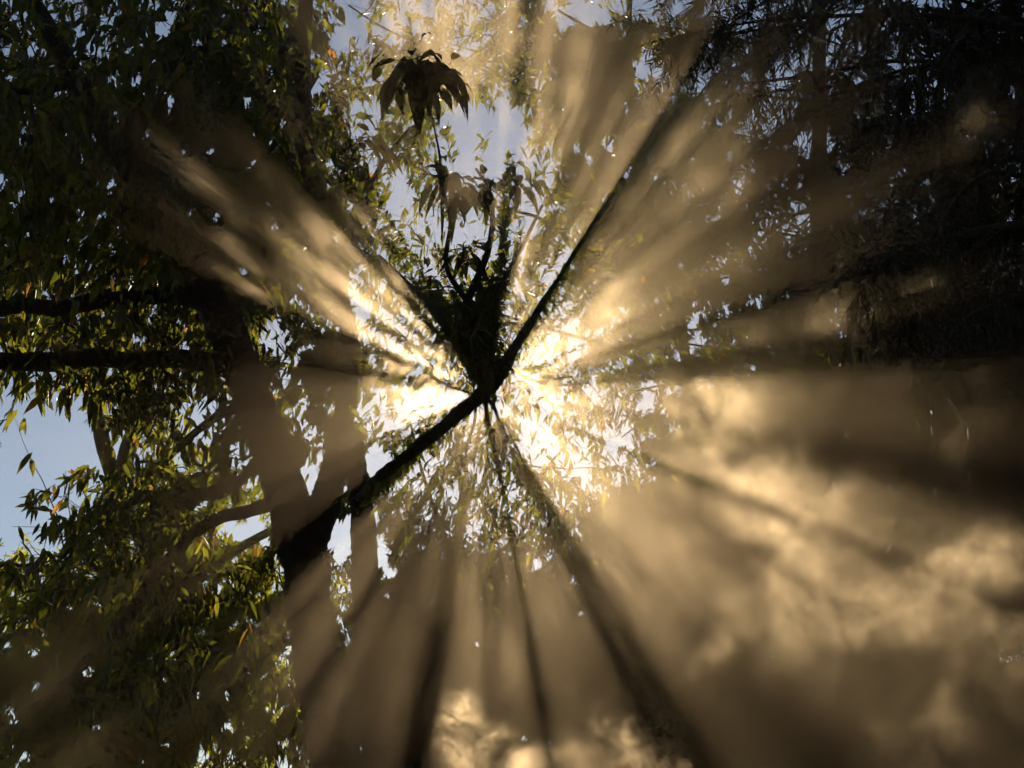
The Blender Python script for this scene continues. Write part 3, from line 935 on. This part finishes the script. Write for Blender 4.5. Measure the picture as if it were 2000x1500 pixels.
near_conifer = conifer("conifer_tree", "nearest conifer, a black mass of drooping sprays filling the upper right corner", 2230, 6.8, 120,
        [(1800, 250, 420, 420, 1.0), (1900, 700, 260, 380, 1.0), (1600, 60, 330, 240, 1.0), (1700, 520, 180, 200, .5), (2200, 500, 300, 900, .8)], 16000, 301, 260, 3.0)
conifer("conifer_tree", "conifer with ragged hanging foliage right of the sun, sky showing through small slits", 1600, 15.5, 50,
        [(1450, 400, 260, 420, 1.0), (1350, 650, 200, 260, .9), (1600, 700, 260, 300, 1.0), (1500, 150, 260, 260, 1.0), (1330, 250, 120, 200, .7), (1750, 500, 250, 300, 1), (1330, 900, 160, 140, .5)], 24000, 331, 330, 4.4, strip=.13)


def near_spray(parent, rows, seed):
    """A dark conifer branch end with flat hanging sprays, close to the camera."""
    rr = np.random.default_rng(seed)
    _, c = limb_px("limb", rows, parent, BARK, 7, .08, .04, seed=seed)
    bag = Bag()
    n = 46
    k = np.clip((len(c) * (1 - rr.random(n) ** 1.3 * .5)).astype(int), 0, len(c) - 1)
    td = norm(np.gradient(c[:, :3], axis=0))[k] * .6 + .6 * rr.standard_normal((n, 3)) + np.array([0, 0, -.5])
    sprays(bag, c[k, :3], td, rr, 30, .042, .008, .2, .45, 1, None, .2, True, .7)
    bag.build("spray", [NEEDLE, BARK], parent)


near_spray(near_conifer, [(2120, 430, 4.6, 22), (1960, 440, 4.3, 14), (1830, 470, 4.1, 9), (1740, 500, 4.0, 6), (1690, 540, 3.95, 3)], 351)
near_spray(near_conifer, [(1960, 440, 4.3, 10), (1880, 500, 4.2, 7), (1800, 560, 4.1, 5), (1770, 600, 4.05, 3)], 352)
near_spray(near_conifer, [(2060, 60, 5.2, 16), (1800, 30, 5.0, 10), (1500, 40, 5.0, 7), (1330, 70, 5.0, 4)], 353)


# ------------------------------------------------------------------ unseen wood added behind the camera to block sky light
def unseen_woods():
    rr = np.random.default_rng(77)
    n = 26000
    az = rr.uniform(R(62), R(298), n)          # everywhere but ahead of the camera
    rad = rr.uniform(9, 16, n)
    z = 16 * rr.random(n) ** .8
    c = np.stack([rad * np.sin(az), rad * np.cos(az), z], 1)
    d = norm(rr.standard_normal((n, 3)) + np.array([0, 0, -.6]))
    bag = Bag()
    lg = rr.uniform(.5, 1.0, n)
    bag.add(*leaf_mesh(c, d, norm(rr.standard_normal((n, 3))), lg, lg * .4, np.full(n, .2), 1), 0)
    n = 14000                                   # unseen boughs added overhead to cut the light from the zenith
    c = np.stack([rr.uniform(-13, 13, n), rr.uniform(-13, 2.5, n), rr.uniform(10, 15, n)], 1)
    lg = rr.uniform(.5, 1.0, n)
    bag.add(*leaf_mesh(c, norm(rr.standard_normal((n, 3)) + np.array([0, 0, -.6])), norm(rr.standard_normal((n, 3)) + np.array([0, 0, 1.5])), lg, lg * .45, np.full(n, .2), 1), 0)
    m = 60
    az = rr.uniform(R(62), R(298), m)
    rad = rr.uniform(10, 15, m)
    b = np.stack([rad * np.sin(az), rad * np.cos(az), np.full(m, -.1)], 1)
    e = b + np.array([0, 0, 1.]) * rr.uniform(10, 15, m)[:, None] + rr.standard_normal((m, 3)) * .4
    thin_tubes(bag, b, e, rr.uniform(.1, .22, m), np.full(m, .04), 1)
    o = bag.build("unseen_woods", [FAR_LEAF, BARK])
    o["kind"] = "stuff"


unseen_woods()


# ------------------------------------------------------------------ smoke
class G:
    """Tiny expression builder for geometry-node fields."""
    def __init__(self, t):
        self.t = t

    def m(self, op, a, b=None, c=None, clamp=False):
        n = self.t.nodes.new("ShaderNodeMath")
        n.operation = op
        n.use_clamp = clamp
        for i, x in enumerate((a, b, c)):
            if x is None:
                continue
            if isinstance(x, (int, float)):
                n.inputs[i].default_value = x
            else:
                self.t.links.new(x, n.inputs[i])
        return n.outputs[0]

    def v(self, op, a, b=None, s=None):
        n = self.t.nodes.new("ShaderNodeVectorMath")
        n.operation = op
        for i, x in enumerate((a, b)):
            if x is None:
                continue
            if isinstance(x, (tuple, list, np.ndarray)):
                n.inputs[i].default_value = [float(q) for q in x]
            else:
                self.t.links.new(x, n.inputs[i])
        if s is not None:
            if isinstance(s, (int, float)):
                n.inputs["Scale"].default_value = s
            else:
                self.t.links.new(s, n.inputs["Scale"])
        return n.outputs["Value"] if op in ('LENGTH', 'DISTANCE', 'DOT_PRODUCT') else n.outputs[0]

    def noise(self, vec, scale, detail=4, rough=.55, dist=0.0, color=False):
        n = self.t.nodes.new("ShaderNodeTexNoise")
        n.inputs["Scale"].default_value = scale
        n.inputs["Detail"].default_value = detail
        n.inputs["Roughness"].default_value = rough
        n.inputs["Distortion"].default_value = dist
        self.t.links.new(vec, n.inputs["Vector"])
        return n.outputs[1] if color else n.outputs[0]

    def rng(self, x, a, b, c=0.0, d=1.0, smooth=True):
        n = self.t.nodes.new("ShaderNodeMapRange")
        n.interpolation_type = 'SMOOTHSTEP' if smooth else 'LINEAR'
        self.t.links.new(x, n.inputs[0])
        for i, q in enumerate((a, b, c, d)):
            n.inputs[i + 1].default_value = q
        return n.outputs[0]


def smoke_material(name, color, lobes):
    """Smoke of the density grid; lobes are (share, anisotropy): a wide forward lobe and a narrow one."""
    m, t = mat(name)
    out = nd(t, "ShaderNodeOutputMaterial")
    add = nd(t, "ShaderNodeAddShader")
    for k, (sh, g) in enumerate(lobes):
        pv = nd(t, "ShaderNodeVolumePrincipled")
        pv.inputs["Color"].default_value = (*color, 1)
        pv.inputs["Density"].default_value = sh
        pv.inputs["Anisotropy"].default_value = g
        t.links.new(pv.outputs[0], add.inputs[k])
    t.links.new(add.outputs[0], out.inputs["Volume"])
    return m


SMOKE = smoke_material("smoke", (1.0, 0.77, 0.46), ((0.85, 0.70), (0.15, 0.92)))


def volume_obj(name, lo, hi, res, fieldfn, material, label=None):
    lo = np.asarray(lo, float); hi = np.asarray(hi, float)
    v = np.array([[x, y, z] for x in (lo[0], hi[0]) for y in (lo[1], hi[1]) for z in (lo[2], hi[2])])
    q = [0, 1, 3, 2, 4, 6, 7, 5, 0, 4, 5, 1, 2, 3, 7, 6, 0, 2, 6, 4, 1, 5, 7, 3]
    o = mesh_obj(name, v, q, [4] * 6, [material])
    o["kind"] = "stuff"
    if label:
        o["label"] = label
    ng = bpy.data.node_groups.new(name, "GeometryNodeTree")
    ng.interface.new_socket("Geometry", in_out='INPUT', socket_type='NodeSocketGeometry')
    ng.interface.new_socket("Geometry", in_out='OUTPUT', socket_type='NodeSocketGeometry')
    out = ng.nodes.new("NodeGroupOutput")
    vc = ng.nodes.new("GeometryNodeVolumeCube")
    sm = ng.nodes.new("GeometryNodeSetMaterial")
    sm.inputs["Material"].default_value = material
    pos = ng.nodes.new("GeometryNodeInputPosition")
    g = G(ng)
    ng.links.new(fieldfn(g, pos.outputs[0]), vc.inputs["Density"])
    vc.inputs["Min"].default_value = [float(a) for a in lo]
    vc.inputs["Max"].default_value = [float(a) for a in hi]
    for k, n in zip(("Resolution X", "Resolution Y", "Resolution Z"), res):
        vc.inputs[k].default_value = n
    ng.links.new(vc.outputs[0], sm.inputs[0])
    ng.links.new(sm.outputs[0], out.inputs[0])
    md = o.modifiers.new("smoke", 'NODES')
    md.node_group = ng
    return o


# thick places: (px, py, distance, half width px, half height px, half depth m, density per metre)
PUFFS = [
    (1210, 612, 6.5, 48, 42, .5, .22), (1130, 690, 6.5, 120, 50, .6, .06), (1500, 770, 5.2, 80, 70, .4, .07),
    (1330, 820, 5.6, 170, 90, .6, .05), (1750, 585, 4.4, 90, 60, .3, .10), (1600, 700, 4.8, 200, 50, .4, .07),
    (1420, 430, 5.2, 110, 60, .5, .07), (1200, 330, 5.6, 100, 170, .6, .06), (1330, 250, 5.4, 60, 160, .5, .09), (1390, 260, 5.0, 60, 130, .4, .10), (960, 1150, 5.0, 90, 260, .7, .05),
    (870, 60, 5.5, 120, 130, .6, .26), (1050, 120, 5.5, 140, 190, .6, .15), (740, 40, 5.5, 110, 100, .6, .12), (910, 250, 5.8, 80, 120, .6, .06), (650, 500, 6.0, 90, 70, .5, .2), (520, 555, 5.6, 90, 50, .5, .18), (420, 370, 5.4, 110, 80, .5, .12), (300, 310, 5.2, 120, 60, .5, .05),
    (840, 772, 7.0, 90, 50, .6, .22), (1045, 718, 7.0, 60, 36, .5, .16), (1110, 820, 6.6, 90, 40, .5, .08), (640, 1250, 5.6, 150, 160, .6, .02), (330, 1420, 4.6, 520, 150, .8, .028), (780, 620, 7.0, 120, 110, .6, .10), (700, 560, 6.6, 110, 90, .6, .08), (1020, 500, 6, 50, 140, .6, .09),
    (1250, 1060, 5.2, 190, 170, .7, .05), (1600, 1050, 5.0, 200, 160, .5, .035),
]
# finer wisps nearer the camera
WISPS = [
    (1440, 900, 4.1, 130, 100, .35, .5), (1400, 830, 4.1, 70, 60, .25, .35), (1640, 1010, 3.9, 180, 80, .35, .4), (1830, 1140, 3.7, 190, 120, .35, .58), (1700, 1190, 3.8, 170, 80, .3, .35),
    (1960, 1180, 3.7, 70, 130, .25, .4), (1810, 800, 3.9, 130, 42, .25, .4), (1890, 275, 3.9, 80, 45, .25, .5), (1745, 590, 3.9, 80, 60, .25, .4), (1610, 700, 3.9, 170, 40, .25, .16), (1000, 1490, 3.7, 200, 40, .3, .5),
 (1870, 1450, 3.7, 130, 80, .3, .6), (1340, 1050, 4.1, 60, 50, .25, .3), (1420, 1250, 3.9, 40, 90, .2, .3), (1240, 1080, 4.2, 150, 120, .4, .10), (1530, 1100, 4.0, 150, 100, .4, .16), (1500, 1000, 4.0, 120, 80, .3, .25), (1560, 1200, 3.9, 150, 90, .3, .14),
    (1500, 770, 4.1, 60, 60, .25, .12), (1720, 1330, 3.8, 260, 90, .35, .035),
]


def puff_sum(g, pw, puffs, r0=.25):
    tot = None
    for px, py, dist, hw, hh, hd, amp in puffs:
        c = P(px, py, dist)
        k = dist / FPX
        q = g.v('MULTIPLY', g.v('SUBTRACT', pw, c), (1 / (hw * k * 1.5), 1 / hd, 1 / (hh * k * 1.5)))
        e = g.m('MULTIPLY', g.rng(g.v('LENGTH', q), r0, 1.0, 1.0, 0.0), amp)
        tot = e if tot is None else g.m('ADD', tot, e)
    return tot


def main_smoke(g, pos):
    warp = g.v('SUBTRACT', g.noise(pos, 0.9, 3, .55, 0, True), (.5, .5, .5))
    p = g.v('ADD', pos, g.v('SCALE', warp, s=0.8))
    n1 = g.noise(p, 1.9, 6, .62, .4)
    n2 = g.noise(p, 0.55, 3, .5)
    sep = g.t.nodes.new("ShaderNodeSeparateXYZ")
    g.t.links.new(pos, sep.inputs[0])
    x, y, z = sep.outputs
    bil = g.rng(n1, .45, .66)
    big = g.rng(n2, .38, .62)
    right = g.rng(x, -0.75, 1.0, .10, 1.0)
    low = g.rng(z, 2.0, 6.5, .8, .9)
    corner = g.m('SUBTRACT', 1.0, g.m('MULTIPLY', g.rng(x, .35, 1.0), g.rng(z, 2.6, 3.4)))
    near = g.m('MULTIPLY', g.rng(y, 1.9, 3.5), g.rng(y, 6.9, 8.3, 1.0, 0.0))
    reg = g.m('MULTIPLY', g.m('MULTIPLY', g.m('MULTIPLY', right, low), near), g.m('ADD', .10, g.m('MULTIPLY', corner, .90)))
    tex = g.m('ADD', g.m('MULTIPLY', g.m('MULTIPLY', bil, big), .036), .0085)
    d = g.m('MULTIPLY', reg, tex)
    warp2 = g.v('SUBTRACT', g.noise(pos, 2.6, 4, .6, 0, True), (.5, .5, .5))
    pw = g.v('ADD', pos, g.v('SCALE', warp2, s=0.55))
    fine = g.rng(g.noise(pw, 4.0, 6, .62, .8), .40, .62, .12, 1.9)
    return g.m('ADD', .0015, g.m('ADD', d, g.m('MULTIPLY', puff_sum(g, pw, PUFFS), fine)))


STEAM = [
    (920, 1440, 3.6, 80, 75, .14, 0.95), (1000, 1495, 3.6, 120, 36, .14, 0.9), (1188, 1410, 3.6, 38, 40, .10, 2.6), (1265, 1490, 3.6, 80, 30, .14, 1.8), (890, 1395, 3.6, 40, 45, .12, 1.2),
]


def steam_curls(g, pos):
    w1 = g.v('SUBTRACT', g.noise(pos, 5.0, 2, .5, 0, True), (.5, .5, .5))
    p1 = g.v('ADD', pos, g.v('SCALE', w1, s=0.22))
    w2 = g.v('SUBTRACT', g.noise(p1, 12.0, 3, .5, 0, True), (.5, .5, .5))
    p2 = g.v('ADD', p1, g.v('SCALE', w2, s=0.16))
    ridg = g.m('ABSOLUTE', g.m('SUBTRACT', g.noise(p2, 10.0, 3, .5, 0), .5))
    fil = g.rng(ridg, 0.0, .07, 3.2, .12)
    bil = g.rng(g.noise(p2, 7.0, 4, .6, 0), .42, .62, .1, 1.5)
    return g.m('ADD', .003, g.m('MULTIPLY', puff_sum(g, p1, STEAM, .2), g.m('MULTIPLY', bil, fil)))


def wisp_smoke(g, pos):
    w1 = g.v('SUBTRACT', g.noise(pos, 2.2, 3, .55, 0, True), (.5, .5, .5))
    p1 = g.v('ADD', pos, g.v('SCALE', w1, s=0.7))
    w2 = g.v('SUBTRACT', g.noise(p1, 6.0, 4, .6, 0, True), (.5, .5, .5))
    p2 = g.v('ADD', p1, g.v('SCALE', w2, s=0.22))
    ridg = g.m('ABSOLUTE', g.m('SUBTRACT', g.noise(p2, 6.5, 5, .62, 0), .5))
    fil = g.rng(ridg, 0.0, .085, 2.4, .12)
    bil = g.rng(g.noise(p2, 3.2, 6, .62, .5), .40, .64, .05, 1.6)
    return g.m('ADD', .003, g.m('MULTIPLY', puff_sum(g, p1, WISPS, .1), g.m('MULTIPLY', bil, g.m('ADD', .22, g.m('MULTIPLY', fil, .8)))))


volume_obj("smoke", (-3.4, 1.9, 1.2), (3.2, 8.4, 7.0), (190, 140, 160), main_smoke, SMOKE)

volume_obj("smoke", (-0.7, 3.0, 1.75), (2.2, 4.75, 4.1), (220, 110, 180), wisp_smoke, SMOKE)

volume_obj("steam", (-0.32, 3.35, 1.95), (0.46, 3.85, 2.50), (156, 100, 110), steam_curls, SMOKE)
